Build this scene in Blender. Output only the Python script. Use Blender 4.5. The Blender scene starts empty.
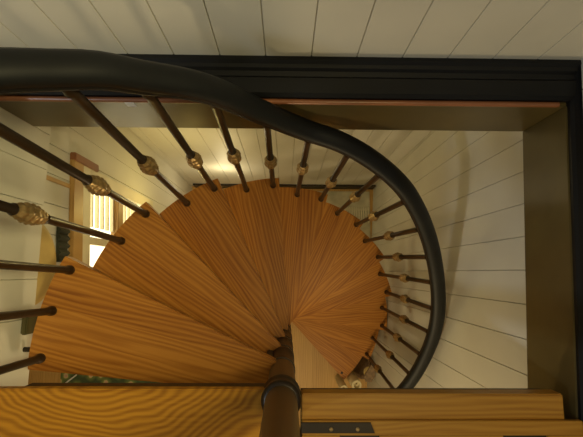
import bpy, bmesh, math, random
from mathutils import Vector, Matrix
random.seed(4)
C = bpy.context.scene.collection
Z0 = 3.858                 # the lower floor is z = 0; heights below are given from the lens
F = 400.0                  # focal length in pixels at 583 x 437
YAW = .0055

# ------------------------------------------------------------------ materials
def nodes(name):
    m = bpy.data.materials.new(name); m.use_nodes = True
    nt = m.node_tree
    return m, nt, nt.nodes['Principled BSDF']
def mathn(nt, op, a, b=None):
    n = nt.nodes.new('ShaderNodeMath'); n.operation = op
    for i, v in enumerate((a, b)):
        if v is None: continue
        if isinstance(v, (int, float)): n.inputs[i].default_value = v
        else: nt.links.new(v, n.inputs[i])
    return n.outputs[0]
def ramp(nt, fac, stops):
    r = nt.nodes.new('ShaderNodeValToRGB')
    e = r.color_ramp.elements
    while len(e) < len(stops): e.new(.5)
    for el, (p, c) in zip(e, stops): el.position = p; el.color = (*c, 1)
    nt.links.new(fac, r.inputs[0]); return r.outputs[0]
def noise(nt, vec, scale, detail=3, rough=.5):
    n = nt.nodes.new('ShaderNodeTexNoise'); n.inputs['Scale'].default_value = scale
    n.inputs['Detail'].default_value = detail; n.inputs['Roughness'].default_value = rough
    if vec is not None: nt.links.new(vec, n.inputs['Vector'])
    return n.outputs['Fac']
def coords(nt, scale=(1, 1, 1), rnd=True):
    tc = nt.nodes.new('ShaderNodeTexCoord')
    v = tc.outputs['Object']
    if rnd:
        oi = nt.nodes.new('ShaderNodeObjectInfo')
        cmb = nt.nodes.new('ShaderNodeCombineXYZ')
        nt.links.new(mathn(nt, 'MULTIPLY', oi.outputs['Random'], 3.1), cmb.inputs[0])
        nt.links.new(mathn(nt, 'MULTIPLY', oi.outputs['Random'], .37), cmb.inputs[2])
        ad = nt.nodes.new('ShaderNodeVectorMath'); ad.operation = 'ADD'
        nt.links.new(v, ad.inputs[0]); nt.links.new(cmb.outputs[0], ad.inputs[1]); v = ad.outputs[0]
    mp = nt.nodes.new('ShaderNodeMapping'); mp.inputs['Scale'].default_value = scale
    nt.links.new(v, mp.inputs['Vector']); return mp.outputs[0]
def plain(name, col, rough=.5, metal=0, var=.12, bump=0, nscale=9, spec=.5):
    m, nt, b = nodes(name); b.inputs['Specular IOR Level'].default_value = spec
    f = noise(nt, coords(nt), nscale)
    lo = tuple(c*(1-var) for c in col); hi = tuple(min(1, c*(1+var)) for c in col)
    nt.links.new(ramp(nt, f, [(.3, lo), (.7, hi)]), b.inputs['Base Color'])
    b.inputs['Roughness'].default_value = rough; b.inputs['Metallic'].default_value = metal
    if bump:
        bn = nt.nodes.new('ShaderNodeBump'); bn.inputs['Strength'].default_value = bump
        bn.inputs['Distance'].default_value = .003
        nt.links.new(noise(nt, coords(nt), nscale*6), bn.inputs['Height']); nt.links.new(bn.outputs[0], b.inputs['Normal'])
    return m
def oak(name, dark, mid, light, along='x', stave=.085, rough=.38, cathedral=0.0, seed=0.0, cy=0.0):
    """oak: stretched fibres, growth-ring figure and glued staves, grain along the local x axis"""
    m, nt, b = nodes(name)
    sc = (1, 1, 1)
    base = coords(nt, sc)
    sep = nt.nodes.new('ShaderNodeSeparateXYZ'); nt.links.new(base, sep.inputs[0])
    X, Y = (sep.outputs[0], sep.outputs[1]) if along == 'x' else (sep.outputs[1], sep.outputs[0])
    tc = nt.nodes.new('ShaderNodeTexCoord'); s2 = nt.nodes.new('ShaderNodeSeparateXYZ')
    nt.links.new(tc.outputs['Object'], s2.inputs[0])
    TX, TY = (s2.outputs[0], s2.outputs[1]) if along == 'x' else (s2.outputs[1], s2.outputs[0])
    st = mathn(nt, 'FLOOR', mathn(nt, 'DIVIDE', mathn(nt, 'ADD', TY, 10.02+seed), stave))
    oi = nt.nodes.new('ShaderNodeObjectInfo')
    wn = nt.nodes.new('ShaderNodeTexWhiteNoise'); wn.noise_dimensions = '2D'
    cb = nt.nodes.new('ShaderNodeCombineXYZ'); nt.links.new(st, cb.inputs[0]); nt.links.new(oi.outputs['Random'], cb.inputs[1])
    nt.links.new(cb.outputs[0], wn.inputs['Vector'])
    R = wn.outputs['Value']
    def vec(kx, ky, off):
        c = nt.nodes.new('ShaderNodeCombineXYZ')
        nt.links.new(mathn(nt, 'ADD', mathn(nt, 'MULTIPLY', X, kx), mathn(nt, 'MULTIPLY', R, off)), c.inputs[0])
        nt.links.new(mathn(nt, 'MULTIPLY', Y, ky), c.inputs[1])
        nt.links.new(mathn(nt, 'MULTIPLY', R, off*.7), c.inputs[2]); return c.outputs[0]
    fib = noise(nt, vec(4, 150, 31), 1, 3, .6)
    warp = noise(nt, vec(1.3, 11, 17), 1, 2, .5)
    yy = mathn(nt, 'SUBTRACT', TY, cy)
    if cathedral:
        xx = mathn(nt, 'MULTIPLY', mathn(nt, 'ADD', TX, cathedral), .5)
        v = mathn(nt, 'SQRT', mathn(nt, 'ADD', mathn(nt, 'MULTIPLY', xx, xx), mathn(nt, 'MULTIPLY', yy, yy)))
        v = mathn(nt, 'ADD', v, mathn(nt, 'MULTIPLY', noise(nt, vec(3.5, 6, 17), 1, 2, .5), .11))
        ring = mathn(nt, 'SINE', mathn(nt, 'MULTIPLY', v, 430))
    else:
        v = mathn(nt, 'ADD', mathn(nt, 'MULTIPLY', TY, 9), mathn(nt, 'ADD', mathn(nt, 'MULTIPLY', warp, 1.0), mathn(nt, 'MULTIPLY', R, 5)))
        ring = mathn(nt, 'SINE', mathn(nt, 'MULTIPLY', v, 40))
    ring = mathn(nt, 'ADD', mathn(nt, 'MULTIPLY', ring, .5), .5)
    f = mathn(nt, 'ADD', mathn(nt, 'MULTIPLY', ring, .34 if cathedral else .24), mathn(nt, 'ADD', mathn(nt, 'MULTIPLY', fib, .46), mathn(nt, 'ADD', mathn(nt, 'MULTIPLY', R, .17), mathn(nt, 'MULTIPLY', warp, 0 if cathedral else .24))))
    col = ramp(nt, f, [(.30, dark), (.5, mid), (.72, light)])
    nt.links.new(col, b.inputs['Base Color'])
    b.inputs['Roughness'].default_value = rough
    b.inputs['Specular IOR Level'].default_value = .3; b.inputs['Coat Weight'].default_value = .06; b.inputs['Coat Roughness'].default_value = .3
    return m

M = {}
M['tread_oak'] = oak('oiled_oak_tread', (.25, .082, .012), (.39, .150, .022), (.52, .225, .038), stave=.08)
M['landing_oak'] = oak('oiled_oak_landing', (.33, .13, .012), (.46, .205, .018), (.58, .275, .026), stave=9, cathedral=.06, seed=3, cy=.15)
M['beam_oak'] = oak('oiled_oak_beam', (.30, .13, .016), (.40, .185, .022), (.46, .23, .032), stave=9)
M['floor_oak'] = oak('pale_oak_floor', (.45, .255, .075), (.54, .32, .10), (.62, .38, .13), along='y', stave=.13, rough=.45)
M['frame_oak'] = oak('window_oak', (.26, .14, .04), (.38, .215, .065), (.46, .28, .10), along='y', stave=2)
M['panel'] = plain('white_painted_boarding', (.62, .60, .52), .55, 0, .05, nscale=3)
M['panel_cool'] = M['panel']
M['stain'] = plain('dark_stained_board', (.085, .062, .020), .34, 0, .35, nscale=4)
M['black'] = plain('black_varnished_moulding', (.0065, .0068, .0078), .40, 0, .3, nscale=5, spec=.28)
M['bead'] = plain('red_brown_varnished_bead', (.25, .095, .04), .28, 0, .25, nscale=6)
M['rail'] = plain('black_brown_handrail', (.0062, .0068, .0075), .5, 0, .25, nscale=6, spec=.28)
M['iron'] = plain('dark_bronze_iron', (.022, .013, .007), .38, .3, .2)
M['brass'] = plain('antique_brass', (.36, .245, .105), .36, .65, .35, nscale=70)
M['pole'] = plain('olive_bronze_pole', (.10, .065, .028), .36, .3, .2, nscale=6)
M['hub'] = plain('dark_steel', (.03, .02, .012), .45, .3, .2)
M['cream'] = plain('cream_paint', (.68, .62, .44), .5, 0, .05)
M['dark'] = plain('dark_olive_cloth', (.03, .032, .018), .8, 0, .3, bump=.3)
M['olive'] = plain('olive_paint', (.07, .06, .02), .55, 0, .2)
M['paper'] = plain('white_paper', (.75, .75, .72), .7, 0, .03)
M['brown'] = plain('brown_wicker', (.25, .17, .10), .8, 0, .4, bump=.8, nscale=40)
M['roll'] = plain('cream_roll', (.70, .60, .36), .7, 0, .1)
M['disc'] = plain('pale_wood_disc', (.50, .36, .13), .5, 0, .15)
M['fringe'] = plain('fringe_yarn', (.55, .50, .36), .9, 0, .2)

m, nt, b = nodes('lit_window_pane')
b.inputs['Base Color'].default_value = (.8, .8, .7, 1)
b.inputs['Emission Color'].default_value = (1, .90, .58, 1); b.inputs['Emission Strength'].default_value = 2.2
M['pane'] = m
m, nt, b = nodes('floral_green_rug')
co = coords(nt, (1, 1, 1), False)
vo = nt.nodes.new('ShaderNodeTexVoronoi'); vo.inputs['Scale'].default_value = 11; nt.links.new(co, vo.inputs['Vector'])
n2 = noise(nt, co, 30, 2)
d = mathn(nt, 'ADD', vo.outputs['Distance'], mathn(nt, 'MULTIPLY', n2, .25))
nt.links.new(ramp(nt, d, [(.25, (.62, .34, .26)), (.34, (.60, .50, .24)), (.42, (.20, .25, .08)), (.75, (.07, .10, .05))]), b.inputs['Base Color'])
b.inputs['Roughness'].default_value = .95
M['rug'] = m

# ------------------------------------------------------------------ mesh helpers
def box(bm, x0, x1, y0, y1, z0, z1, bev=0):
    r = bmesh.ops.create_cube(bm, size=1)
    for v in r['verts']:
        v.co = Vector(((x0+x1)/2+v.co.x*(x1-x0), (y0+y1)/2+v.co.y*(y1-y0), (z0+z1)/2+v.co.z*(z1-z0)))
    if bev:
        es = {e for v in r['verts'] for e in v.link_edges}
        bmesh.ops.bevel(bm, geom=list(es), offset=bev, segments=2, affect='EDGES')
def lathe(bm, prof, n=20, org=(0, 0, 0), fn=None, caps=True):
    """prof: (r, z) list turned about z"""
    o = Vector(org); rings = []
    for j, (r, z) in enumerate(prof):
        ring = []
        for i in range(n):
            a = 2*math.pi*i/n
            rr = r*(fn(a, z) if fn else 1)
            ring.append(bm.verts.new(o+Vector((rr*math.cos(a), rr*math.sin(a), z))))
        rings.append(ring)
    for A, B in zip(rings, rings[1:]):
        for i in range(n): bm.faces.new((A[i], A[(i+1) % n], B[(i+1) % n], B[i]))
    if caps:
        bm.faces.new(list(reversed(rings[0]))); bm.faces.new(rings[-1])
def prism(bm, poly, z0, z1, bev=0):
    a = [bm.verts.new((x, y, z0)) for x, y in poly]; t = [bm.verts.new((x, y, z1)) for x, y in poly]
    n = len(poly)
    bm.faces.new(list(reversed(a))); top = bm.faces.new(t)
    for i in range(n): bm.faces.new((a[i], a[(i+1) % n], t[(i+1) % n], t[i]))
    if bev:
        bmesh.ops.bevel(bm, geom=list(top.edges), offset=bev, segments=2, affect='EDGES')
def profile_run(bm, pts, axis, a0, a1):
    """closed profile (p, q) extruded along an axis: 'x' -> (a, p, q); 'y' -> (p, a, q); 'z' -> (p, q, a)"""
    def P(a, p, q): return {'x': (a, p, q), 'y': (p, a, q), 'z': (p, q, a)}[axis]
    A = [bm.verts.new(P(a0, *p)) for p in pts]; B = [bm.verts.new(P(a1, *p)) for p in pts]
    n = len(pts); bm.faces.new(A); bm.faces.new(list(reversed(B)))
    for i in range(n): bm.faces.new((A[i], B[i], B[(i+1) % n], A[(i+1) % n]))
    bmesh.ops.recalc_face_normals(bm, faces=bm.faces)
def obj(name, bm, mat, parent=None, loc=None, rot=None, smooth=False):
    bmesh.ops.recalc_face_normals(bm, faces=bm.faces)
    me = bpy.data.meshes.new(name); bm.to_mesh(me); bm.free()
    me.materials.append(M[mat] if isinstance(mat, str) else mat)
    if smooth:
        for p in me.polygons: p.use_smooth = True
        me.set_sharp_from_angle(angle=math.radians(42))
    o = bpy.data.objects.new(name, me); C.objects.link(o)
    if parent: o.parent = parent
    if loc is not None: o.location = loc
    elif not parent: o.location = (0, 0, Z0)
    if rot: o.rotation_euler = rot
    return o
def tag(o, label, cat, group=None, kind=None):
    o['label'] = label; o['category'] = cat
    if group: o['group'] = group
    if kind: o['kind'] = kind
    return o
def struct(o, label=None, cat=None):
    o['kind'] = 'structure'
    if label: o['label'] = label
    if cat: o['category'] = cat
    return o
def empty(name, loc):
    o = bpy.data.objects.new(name, None); C.objects.link(o); o.location = loc
    o.empty_display_size = .1
    return o

# ------------------------------------------------------------------ the setting
def boarding(name, axis, face, out, a0, a1, z0, z1, pitch, off=0., groove=.0038, depth=.006, thick=.03, skip=None, label=None):
    """tongue-and-groove wall: grooves really cut; face = wall plane, out = +-1 room side; runs along axis"""
    pts = []
    s = -out
    g = math.ceil((a0-off)/pitch)
    pts.append((a0, face))
    while off+g*pitch < a1-groove:
        c = off+g*pitch
        if c-groove > a0:
            pts += [(c-groove/2, face), (c, face+s*depth), (c+groove/2, face)]
        g += 1
    pts += [(a1, face), (a1, face+s*thick), (a0, face+s*thick)]
    if axis == 'y': pts = [(q, p) for p, q in pts]
    bm = bmesh.new(); profile_run(bm, pts, 'z', z0, z1)
    return struct(obj(name, bm, 'panel'), label, 'wall')

LAND = -1.087; CEIL = -1.305; FLR = -3.858
YU, YF, YB = .600, .481, .83           # upper wall, fascia of the opening, lower back wall
XR, XF = .815, .781                     # right wall, right fascia
XL, XW = -.852, -.885
KR, KW = .053, -.06                    # the right side and the window wall stand slightly out of square
XU = .800                              # upper right wall
def skew(o, k, y0=0.):
    for v in o.data.vertices: v.co.x += k*(v.co.y-y0)
    return o                  # left boarding, lower window wall
boarding('wall_back', 'x', YU, -1, -3.0, 1.6, -1.06, 1.3, .128, off=.068, label='white boarded upper wall above the black moulding')
boarding('wall_back_lower', 'x', YB, -1, XW-.06, XR+.08, FLR, CEIL, .115, off=.05, label='white boarded wall behind the spiral stairs down below')
skew(boarding('wall_right_lower', 'y', XR, -1, -2.6, YB, FLR, CEIL, .1148, off=.012, label='white boarded wall right of the spiral stairs'), KR)
skew(boarding('wall_right', 'y', XU, -1, -.40, YU, -1.06, 1.3, .128, label='white boarded upper wall at the right edge'), KR)
wl = boarding('wall_left', 'y', XL, 1, .10, YU, -1.402, -.90, .128, off=.1, thick=.012, label='white boarded wall left of the stairs, unseen top stepped to shape light')
t = boarding('tmp', 'y', XL, 1, -1.6, .10, -1.402, -.25, .128, off=.1, thick=.012)  # unseen top raised here to keep cool light off treads and landing
bmx = bmesh.new(); bmx.from_mesh(wl.data); bmx.from_mesh(t.data); bmx.to_mesh(wl.data); bmx.free()
me = t.data; bpy.data.objects.remove(t); bpy.data.meshes.remove(me)
boarding('wall_left_upper', 'y', -3.0, 1, -2.6, YU, LAND, 1.3, .128, label='white boarded far wall of the upper room')
# the window wall below: boards round the window opening
WY0, WY1, WZ0, WZ1 = -.16, .46, -2.62, -1.695
w = boarding('wall_window', 'y', XW, 1, -.30, WY0, FLR, -1.15, .115, off=.02, label='white boarded lower wall left of the stairs')
bmx = bmesh.new(); bmx.from_mesh(w.data)
for a0, a1, z0, z1 in ((WY0, WY1, WZ1, -1.15), (WY0, WY1, FLR, WZ0), (WY1, YB, FLR, -1.15)):
    t = boarding('tmp', 'y', XW, 1, a0, a1, z0, z1, .115, off=.02)
    bmx.from_mesh(t.data); me = t.data; bpy.data.objects.remove(t); bpy.data.meshes.remove(me)
bmx.to_mesh(w.data); bmx.free(); skew(w, KW, .25)
# far walls of the lower room and the upper room behind the lens
boarding('wall_front_lower', 'x', -2.6, 1, -2.6, XR+.03, FLR, CEIL, .115, label='white boarded far wall of the lower room')
boarding('wall_far_left', 'y', -2.6, 1, -2.6, -.30, FLR, CEIL, .115, label='white boarded left wall of the lower room')
boarding('wall_jog', 'x', -.30, -1, -2.6, XW-.03, FLR, CEIL, .115, label='white boarded return wall below the landing')
bm = bmesh.new(); box(bm, -2.7, XR+.05, -2.7, YB+.05, FLR-.06, FLR)
struct(obj('floor', bm, 'floor_oak'), 'pale oak floor at the foot of the stairs', 'floor')
bm = bmesh.new()
box(bm, XW-.03, XR+.09, YF+.03, YB+.03, CEIL, CEIL+.02)
box(bm, -2.7, XR+.03, -2.7, -.45, CEIL+.06, CEIL+.08)
struct(obj('ceiling', bm, 'panel'), 'white ceiling of the lower room', 'ceiling')

# dark boards lining the opening
bm = bmesh.new(); box(bm, XL, XF+.05, YF, YF+.03, CEIL, LAND-.008, .002)
struct(obj('trim_1', bm, 'stain'), 'dark stained board lining the back of the stair opening', 'trim')
bm = bmesh.new(); box(bm, XF, XF+.03, -.75, YF, CEIL, LAND-.004, .002)
struct(skew(obj('trim_2', bm, 'stain'), KR), 'dark stained board lining the right of the stair opening', 'trim')
# black stepped moulding along the back wall
pts = [(YU+.004, LAND-.02), (YU+.004, -1.050), (YU-.012, -1.048), (YU-.020, -1.056), (YU-.030, -1.058), (YU-.036, -1.066),
       (YU-.050, -1.069), (YU-.058, -1.062), (YU-.100, -1.066), (YU-.110, -1.076), (YF+.012, -1.082), (YF+.012, LAND-.02)]
bm = bmesh.new(); profile_run(bm, pts, 'x', XL, XR+.6)
struct(obj('trim_3', bm, 'black', smooth=False), 'black stepped moulding along the foot of the upper wall', 'trim')
pts = [(XF+.004, LAND-.02), (XF+.004, -1.080), (XF+.010, -1.070), (XF+.015, -1.058), (XU-.002, -1.050), (XU+.004, -1.050), (XU+.004, LAND-.02)]
bm = bmesh.new(); profile_run(bm, pts, 'y', -.75, YU-.003)
struct(skew(obj('trim_4', bm, 'black'), KR), 'narrow black moulding at the right of the opening', 'trim')
bm = bmesh.new()
prof = [(YF+.004+.008*math.cos(a*math.pi/6), LAND-.006+.008*math.sin(a*math.pi/6)) for a in range(12)]
profile_run(bm, prof, 'x', XL, XF+.005)
struct(obj('trim_5', bm, 'bead', smooth=True), 'thin red brown varnished bead below the black moulding', 'trim')
# baseboard of the lower back wall
bm = bmesh.new(); box(bm, XW, XR+.04, YB-.018, YB, FLR, FLR+.13, .003)
struct(obj('baseboard_back', bm, 'hub'), 'dark baseboard along the lower back wall', 'baseboard')

# landing: left oak board, right oak beam, kerb
bm = bmesh.new(); box(bm, XL+.002, .035, -.95, -.301, LAND-.028, LAND, .003)
fl = struct(obj('floor_landing', bm, 'landing_oak', loc=(-.40, -.41, Z0)), 'golden oak landing board with arched grain left of the pole', 'floor')
for v in fl.data.vertices: v.co -= Vector((-.40, -.41, 0))
bm = bmesh.new(); box(bm, -.700, .03, -.36, -.308, LAND-.085, LAND-.028)  # dark colour stands in for the board's front edge in shade
struct(obj('trim_6', bm, 'hub'), 'dark strip painting shade under the edge of the landing', 'trim')
bm = bmesh.new(); box(bm, .045, .728, -.46, -.312, LAND-.045, LAND, .003)
struct(obj('trim_7', bm, 'beam_oak'), 'plain oak beam edging the landing right of the pole', 'trim')
bm = bmesh.new(); box(bm, .045, .728, -.44, -.325, LAND-.10, LAND-.045)  # same painted shade for the front of the beam
struct(obj('trim_8', bm, 'hub'), 'dark strip painting shade under the oak beam', 'trim')
bm = bmesh.new(); box(bm, XL, XR+.03, -2.7, -.46, LAND-.10, LAND-.05)
struct(obj('floor_upper', bm, 'beam_oak'), 'oak floor of the upper landing', 'floor')
kz = -1.073
bm = bmesh.new()
box(bm, .045, .765, -.409, -.374, LAND, kz, .002)                                  # front lath
for a, c in ((.045, .140), (.242, .556), (.672, .765)): box(bm, a, c, -.445, -.409, LAND, kz)    # solid between the slots
box(bm, .045, .765, -.475, -.445, LAND, kz, .002)
kb = struct(obj('trim_9', bm, 'beam_oak'), 'slotted oak kerb along the landing edge', 'trim')
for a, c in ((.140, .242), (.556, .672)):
    bm = bmesh.new(); box(bm, a, c, -.445, -.409, LAND, kz-.009)  # dark filler painted as the unlit depth of the slot
    obj('slot_shade', bm, 'hub', kb, loc=(0, 0, 0))
bm = bmesh.new(); prism(bm, [(.043, -.3765), (.219, -.3765), (.229, -.402), (.043, -.402)], kz, kz+.004, .0008)
pl = tag(obj('steel_plate', bm, 'hub'), 'dark steel plate screwed to the oak kerb right of the pole', 'plate')
for x in (.118, .185):
    bm = bmesh.new(); lathe(bm, [(.005, 0), (.005, .002), (.003, .0035)], 10)
    obj('screw', bm, 'brass', pl, loc=(x, -.392, kz+.004))

# window in the lower left wall
W = struct(empty('window_1', (XW, .15, WZ0+Z0)), 'bright oak framed window in the lower left wall', 'window')
iw = Matrix.Translation(-Vector((XW, .15, WZ0)))
def wpart(name, bm, mat, label=None):
    bm.transform(iw); o = skew(obj(name, bm, mat, W, loc=(0, 0, 0)), KW, .10)
    if label: o['label'] = label
    return o
bm = bmesh.new(); box(bm, XW, XW+.02, WY0-.06, WY1, WZ1-.008, WZ1+.072, .003)
wpart('head_casing', bm, 'frame_oak', 'oak head casing')
bm = bmesh.new(); box(bm, XW, XW+.026, WY1-.005, WY1+.03, -1.83, WZ1+.072, .003)
wpart('jamb_casing', bm, 'bead', 'brown jamb casing end')
bm = bmesh.new(); box(bm, XW-.02, XW+.018, WY0, WY1, WZ1-.075, WZ1-.008, .002); box(bm, XW-.02, XW+.018, WY1-.06, WY1, WZ0, WZ1-.075, .002)
box(bm, XW-.02, XW+.018, WY0, WY0+.05, WZ0, WZ1-.075, .002); box(bm, XW-.02, XW+.018, WY0, WY1, WZ0, WZ0+.06, .002)
wpart('frame', bm, 'cream', 'cream inner frame')
bm = bmesh.new(); box(bm, XW-.018, XW+.010, .118, .152, WZ0+.06, WZ1-.075, .002)
wpart('muntin', bm, 'cream')
bm = bmesh.new(); box(bm, XW-.018, XW+.022, .152, WY1-.06, -2.12, -2.06, .002)
wpart('transom', bm, 'frame_oak', 'oak transom')
bm = bmesh.new(); box(bm, XW-.026, XW-.020, WY0, WY1, WZ0, WZ1)
wpart('pane', bm, 'pane', 'bright daylight pane')
bm = bmesh.new()
for i in range(11):
    z = -1.83-.055*i
    box(bm, XW-.016, XW+.000, .20, WY1-.062, z-.005, z+.005)
wpart('blind', bm, 'cream', 'cream slatted blind')

bm = bmesh.new(); box(bm, XW, XW+.008, .335, .352, -1.62, -1.40, .002)
struct(skew(obj('trim_10', bm, 'frame_oak'), KW, .25), 'thin brown batten above the lower left window', 'trim')
# things on the left walls
bm = bmesh.new()
pts = []
for k in range(25): pts.append((XW+.016+.006*math.sin(k*1.3), .034+.142*k/24))
pts += [(XW+.003, .176), (XW+.003, .034)]
profile_run(bm, pts, 'z', -1.60, -1.534)
tag(skew(obj('curtain', bm, 'dark'), KW, .25), 'dark olive curtain bunched beside the lower left window', 'curtain')
bm = bmesh.new(); lathe(bm, [(.146, 0), (.15, .002), (.15, .005), (.146, .008), (.13, .008), (.126, .006), (.02, .006)], 48)
tag(obj('wooden_disc', bm, 'disc', loc=(-.8700, .03, -1.380+Z0), rot=(0, math.radians(90), .06), smooth=True), 'round pale wooden disc hanging on the lower left wall', 'disc')
bm = bmesh.new(); box(bm, XL, XL+.02, -.205, -.134, -1.395, -1.335, .004)
tag(obj('bracket', bm, 'olive'), 'small olive bracket block on the white boarding left of the top tread', 'bracket')
bm = bmesh.new(); lathe(bm, [(.008, 0), (.008, .02), (.006, .024)], 14)
tag(obj('bolt', bm, 'hub', loc=(XL, -.255, -1.365+Z0), rot=(0, math.radians(90), 0)), 'dark bolt head on the white boarding beside the top tread', 'bolt')
bm = bmesh.new(); box(bm, -.462, -.436, YF-.0062, YF-.0045, LAND-.030, LAND-.004)
tag(obj('paper_tag', bm, 'paper'), 'small white tag stuck on the bead under the handrail', 'tag')

# things on the lower floor
bm = bmesh.new(); box(bm, .15, .82, .12, .79, FLR, FLR+.010, .003)
tag(obj('woven_mat', bm, 'fringe'), 'plain cream woven mat on the floor in the far right corner below', 'mat')
bm = bmesh.new(); box(bm, -2.05, -.08, -1.85, -.90, FLR, FLR+.012, .004)
rg = tag(obj('rug', bm, 'rug'), 'dark green flowered rug on the floor under the landing', 'rug')
bm = bmesh.new()
for i in range(12):
    x = .545+.0225*i
    box(bm, x, x+.012, .47, .63, FLR+.022, FLR+.04, .002)
dm = tag(obj('slatted_grid', bm, 'cream'), 'small cream slatted grid lying on the plain woven mat', 'grid')
bm = bmesh.new()
for y in (.49, .60): box(bm, .54, .81, y, y+.02, FLR+.010, FLR+.022)
obj('batten', bm, 'cream', dm, loc=(0, 0, 0))
bm = bmesh.new()
foot = [(.71, -.78), (.765, -.88), (.765, -1.0), (.70, -1.10), (.58, -1.10), (.545, -1.02), (.62, -.90)]
cx, cy = .66, -.93; lv = []
cx, cy = .712, -.835
foot = [(cx+(x-.66)*.62, cy+(y+.93)*.62) for x, y in foot]
for q, z in ((1.0, 0), (1.05, .03), (.96, .14), (.78, .24), (.62, .30), (.58, .33), (.70, .36)):
    lv.append([bm.verts.new((cx+(x-cx)*q*(1+.05*math.sin(5*k+z*30)), cy+(y-cy)*q, FLR+z)) for k, (x, y) in enumerate(foot)])
bm.faces.new(lv[0]); bm.faces.new(lv[-1])
for A, B in zip(lv, lv[1:]):
    for k in range(7): bm.faces.new((A[k], A[(k+1) % 7], B[(k+1) % 7], B[k]))
for v in bm.verts:
    if v.co.z < FLR: v.co.z = FLR
bg_ = tag(obj('cloth_bag', bm, 'brown', smooth=True), 'brown cloth bag slumped on the floor by the lowest tread', 'bag')
bm = bmesh.new(); lathe(bm, [(.036, 0), (.044, .006), (.036, .014), (.03, .006)], 20)
obj('drawstring', bm, 'disc', bg_, loc=(cx, cy, FLR+.325), smooth=True)
for (x, y, r, h, lb) in ((.497, -.968, .034, .36, 'shorter cream roll standing on the floor left of the taller one'), (.592, -.917, .042, .43, 'taller cream roll standing on the floor against the brown bag')):
    bm = bmesh.new(); lathe(bm, [(r*.97, 0), (r, .01), (r, h-.13), (r*1.04, h-.125), (r*1.04, h-.10), (r, h-.095), (r, h-.01), (r*.93, h), (r*.6, h), (r*.55, h-.03), (r*.2, h-.03), (r*.15, h-.004)], 24)
    tag(obj('paper_roll', bm, 'roll', loc=(x, y, 0), smooth=True), lb, 'roll', 'cream rolls by the stair foot')
bm = bmesh.new(); box(bm, -.075, .075, -.006, .006, 0, .010, .002)
tag(obj('wooden_rod', bm, 'paper', loc=(-1.96, -.985, .012), rot=(0, 0, math.radians(38))), 'thin white rod lying on the dark green rug', 'rod')

# ------------------------------------------------------------------ the spiral staircase
AX, AY = -.0102+.0018, -.319-.00006
TH0, DTH, D0, H = 2.6596+YAW, .3525, 1.318, .2309
RT, RB = .80, .761
S = tag(empty('spiral_staircase', (AX, AY, 0)), 'oak spiral staircase with dark iron balusters winding round a bronze pole', 'staircase')
def pz(z): return z+Z0
# pole
bm = bmesh.new(); lathe(bm, [(.0405, 0), (.0405, pz(-1.10)), (.0405, pz(-.30)), (.044, pz(-.295)), (.044, pz(-.28)), (.03, pz(-.26)), (.005, pz(-.25))], 32)
obj('pole', bm, 'pole', S, loc=(0, 0, 0), smooth=True)
bm = bmesh.new(); lathe(bm, [(.041, 0), (.049, .004), (.051, .012), (.047, .02), (.047, .055), (.051, .063), (.049, .072), (.041, .078)], 32)
obj('collar', bm, 'iron', S, loc=(0, 0, pz(-1.118)), smooth=True)['label'] = 'dark ring collar'
bm = bmesh.new(); lathe(bm, [(.12, 0), (.12, .008), (.06, .012), (.05, .04), (.041, .045)], 32)
obj('base_plate', bm, 'hub', S, loc=(0, 0, 0), smooth=True)

# treads: local x axis runs along the middle of the tread
HALF = math.radians(13.25); TT = .042
def tread_poly():
    tip = Vector((RT*math.cos(-HALF), RT*math.sin(-HALF))); tail = Vector((RT*math.cos(HALF), RT*math.sin(HALF)))
    def inner(P, sgn, off, r):
        # straight edge from the outer corner that passes the axis at distance off
        d = P.length; ang = math.atan2(P.y, P.x)+math.pi + sgn*math.asin(off/d)
        u = Vector((math.cos(ang), math.sin(ang)))
        return P+u*(d-r)
    a = inner(tip, 1, .027, .045); b_ = inner(tail, -1, .062, .03)
    poly = []
    poly.append(tuple(b_)); poly.append((.012, b_.y-.012)); poly.append((.004, .0)); poly.append((.012, a.y+.012)); poly.append(tuple(a))
    n = 14
    for i in range(n+1):
        t = -HALF+2*HALF*i/n
        poly.append((RT*math.cos(t), RT*math.sin(t)))
    return poly
TP = tread_poly()
bm = bmesh.new(); prism(bm, TP, -TT, 0, .004)
tread0 = obj('tread', bm, 'tread_oak', S, loc=(0, 0, 0))
bm = bmesh.new(); lathe(bm, [(.0405, -H+.002), (.0435, -H+.002), (.0435, -H+.02), (.042, -H+.024), (.042, -TT-.01), (.0435, -TT-.006), (.0435, -TT), (.0405, -TT)], 28, caps=False)
hub0 = obj('hub', bm, 'hub', S, loc=(0, 0, 0), smooth=True)
bm = bmesh.new(); box(bm, .041, .70, -.018, .018, -TT-.05, -TT, .004); box(bm, .036, .062, -.02, .04, -H+.004, -TT, .004)
arm0 = obj('support_arm', bm, 'hub', S, loc=(0, 0, 0))
NT = 11
for k in range(NT):
    th = TH0-k*DTH+HALF; z = pz(-(D0+k*H))
    for src in (tread0, hub0, arm0):
        o = src if k == 0 else src.copy()
        if k: C.objects.link(o); o.parent = S
        o.location = (0, 0, z); o.rotation_euler = (0, 0, th)
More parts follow.
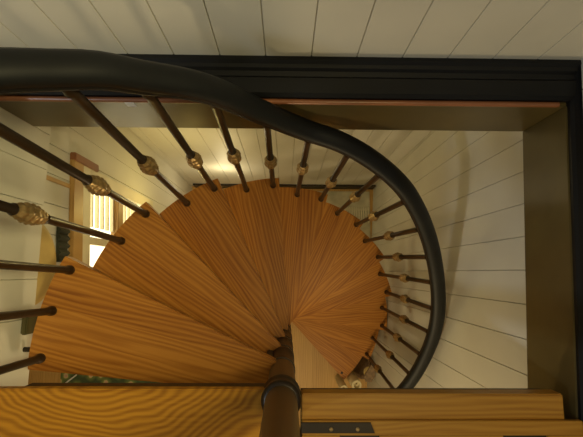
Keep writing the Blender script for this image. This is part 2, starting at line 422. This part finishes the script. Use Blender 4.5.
# rail course: (angle in degrees, height)
YD = math.degrees(YAW)
RC = [(180, -.02), (166, -.15), (152, -.28), (138, -.435), (124.6, -.589), (120.6, -.640), (115.8, -.697), (111.8, -.763), (102.9, -.891), (94, -1.070),
      (84.9, -1.196), (76.1, -1.250), (67, -1.315), (55.6, -1.412), (48.6, -1.500), (26.4, -1.796), (4.2, -2.035), (-9.9, -2.196), (-27.5, -2.376), (-36, -2.465), (-44, -2.55)]
RC = [(math.radians(a+YD), z) for a, z in RC][::-1]
def rail_z(t):
    if t <= RC[0][0]: return RC[0][1]
    for i in range(len(RC)-1):
        (a, p), (b_, q) = RC[i], RC[i+1]
        if a <= t <= b_:
            def slope(j):
                j0, j1 = max(j-1, 0), min(j+1, len(RC)-1)
                return (RC[j1][1]-RC[j0][1])/(RC[j1][0]-RC[j0][0])
            h_ = b_-a; u = (t-a)/h_; m0, m1 = slope(i)*h_, slope(i+1)*h_
            return (2*u**3-3*u*u+1)*p+(u**3-2*u*u+u)*m0+(-2*u**3+3*u*u)*q+(u**3-u*u)*m1
    return RC[-1][1]
# handrail: moulded profile swept along the course
PROF = [(-.033, 0), (-.033, .012), (-.028, .022), (-.016, .030), (0, .033), (.016, .030), (.028, .022), (.033, .012), (.033, 0),
        (.029, -.005), (.030, -.012), (.024, -.018), (.022, -.026), (-.022, -.026), (-.024, -.018), (-.030, -.012), (-.029, -.005)]
bm = bmesh.new(); rings = []
t0, t1 = RC[0][0], RC[-1][0]; N = 150
for i in range(N+1):
    t = t0+(t1-t0)*i/N; z = rail_z(t)
    dz = (rail_z(min(t+.01, t1))-rail_z(max(t-.01, t0)))/(min(t+.01, t1)-max(t-.01, t0))
    T = Vector((-.76*math.sin(t), .76*math.cos(t), dz)).normalized()
    Nn = Vector((math.cos(t), math.sin(t), 0)); U = T.cross(Nn) if T.cross(Nn).z > 0 else Nn.cross(T)
    c = Vector((.76*math.cos(t), .76*math.sin(t), pz(z)))
    rings.append([bm.verts.new(c+Nn*n_+U*u_) for n_, u_ in PROF])
np_ = len(PROF)
for A, B in zip(rings, rings[1:]):
    for j in range(np_): bm.faces.new((A[j], A[(j+1) % np_], B[(j+1) % np_], B[j]))
bm.faces.new(rings[0]); bm.faces.new(list(reversed(rings[-1])))
obj('handrail', bm, 'rail', S, loc=(0, 0, 0), smooth=True)['label'] = 'black brown moulded handrail'
# balusters, each with a beaded brass knob
bm = bmesh.new()
n, K = 32, 40; prof = []
for j in range(K+1):
    u = j/K; prof.append((.0242*math.sin(math.pi*(.15+.70*u))**.7, -.058+.116*u))
lathe(bm, prof, n, fn=lambda a, z: 1+.13*math.sin(4*a+z*140)*math.sin(4*a-z*140)+.05*math.sin(8*a)*math.cos(z*330))
knob_me = None
def add_baluster(tf, zf, zk=.445, dtop=-.052):
    global knob_me
    foot = Vector((RB*math.cos(tf), RB*math.sin(tf), zf))
    tt = tf+dtop; top = Vector((RB*math.cos(tt), RB*math.sin(tt), pz(rail_z(tt))-.022))
    L = (top-foot).length; q = (top-foot).to_track_quat('Z', 'Y')
    b2 = bmesh.new()
    lathe(b2, [(.0155, 0), (.0155, .012), (.0125, .02), (.0115, .03), (.0115, zk-.070), (.015, zk-.064), (.0115, zk-.056), (.0115, zk+.056), (.015, zk+.064), (.0115, zk+.070), (.0115, L-.06), (.015, L-.05), (.0125, L-.04), (.0125, L)], 14)
    o = obj('baluster', b2, 'iron', S, loc=foot, smooth=True)
    o.rotation_euler = q.to_euler()
    if knob_me is None:
        kn = obj('knob', bm, 'brass', o, loc=(0, 0, zk), smooth=True); knob_me = kn.data
        for p in knob_me.polygons: p.use_smooth = True
    else:
        kn = bpy.data.objects.new('knob', knob_me); C.objects.link(kn); kn.parent = o; kn.location = (0, 0, zk)
    kn['label'] = 'beaded brass knob'
TWIST = {2: -.062, 3: -.066, 4: -.070, 5: -.036, 6: -.028, 7: -.010, 8: -.012, 9: -.022, 10: -.032, 11: -.044}   # slight lean of single balusters
add_baluster(math.radians(176.2)+YAW, pz(-D0), .68)
for k in range(NT-1):
    th = TH0-k*DTH; z = pz(-(D0+k*H))
    for j, (a, zk) in enumerate(((.2207, .585), (.0396, .445))):
        add_baluster(th+a, z, zk, TWIST.get(2*k+j, -.052))
# screw hole plug on the lowest tread
bm = bmesh.new(); lathe(bm, [(.011, 0), (.011, .003), (.008, .004)], 12)
t = TH0-10*DTH+.035
obj('screw_plug', bm, 'hub', S, loc=(.745*math.cos(t), .745*math.sin(t), pz(-(D0+10*H))))['label'] = 'dark screw plug'

# ------------------------------------------------------------------ light
def light(name, kind, loc, energy, col, size=.3, target=None, spread=None):
    l = bpy.data.lights.new(name, kind); l.energy = energy; l.color = col
    if kind == 'AREA':
        l.size = size
        if spread: l.spread = math.radians(spread)
    else: l.shadow_soft_size = size
    o = bpy.data.objects.new(name, l); C.objects.link(o); o.location = (loc[0], loc[1], loc[2]+Z0)
    if target is not None:
        o.rotation_euler = (Vector((target[0], target[1], target[2]+Z0))-o.location).to_track_quat('-Z', 'Y').to_euler()
    return o
light('upper_window_light', 'AREA', (-2.15, -.85, 1.1), 19, (.80, .90, 1), .14, (-.1, .3, -1.1))
light('upper_ceiling_lamp', 'AREA', (.62, -.34, 1.22), 12.5, (1, .80, .36), .5, (-.65, -.75, -1.2))
light('lower_ceiling_lamp', 'POINT', (.1, -1.5, -1.75), 30, (1, .78, .44), .10)
light('lower_floor_lamp', 'POINT', (-.60, .40, -2.4), 2.7, (1, .76, .22), .06)
light('lower_wall_lamp', 'POINT', (-.50, .68, -3.15), 2.4, (1, .84, .5), .05)
light('upper_side_fill', 'AREA', (.72, .05, .45), 2.6, (1, .86, .42), .3, (-.85, .10, -1.15), 60)  # added fill without a source, brightens the left boarding

w = bpy.data.worlds.new('room_ambience'); bpy.context.scene.world = w; w.use_nodes = True
bg = w.node_tree.nodes['Background']; bg.inputs[0].default_value = (1, .90, .74, 1); bg.inputs[1].default_value = .13

# ------------------------------------------------------------------ camera
NX, NY = 285.5, 272.2
d = Vector(((NX-291.5)/F, -(NY-218.5)/F, -1.0)); zc = -d.normalized()
xc = Vector((1, 0, 0)); xc = (xc-zc*xc.dot(zc)).normalized(); yc = zc.cross(xc)
R3 = Matrix.Rotation(YAW, 3, 'Z') @ Matrix((xc, yc, zc))
cam = bpy.data.cameras.new('camera'); cam.sensor_width = 36; cam.lens = F/583*36; cam.clip_start = .01
co = bpy.data.objects.new('camera', cam); C.objects.link(co)
co.matrix_world = Matrix.Translation((0, 0, Z0)) @ R3.to_4x4()
sc = bpy.context.scene; sc.camera = co
sc.view_settings.view_transform = 'Standard'; sc.view_settings.look = 'None'
sc.view_settings.gamma = 1; sc.view_settings.use_curve_mapping = False; sc.view_settings.exposure = 0
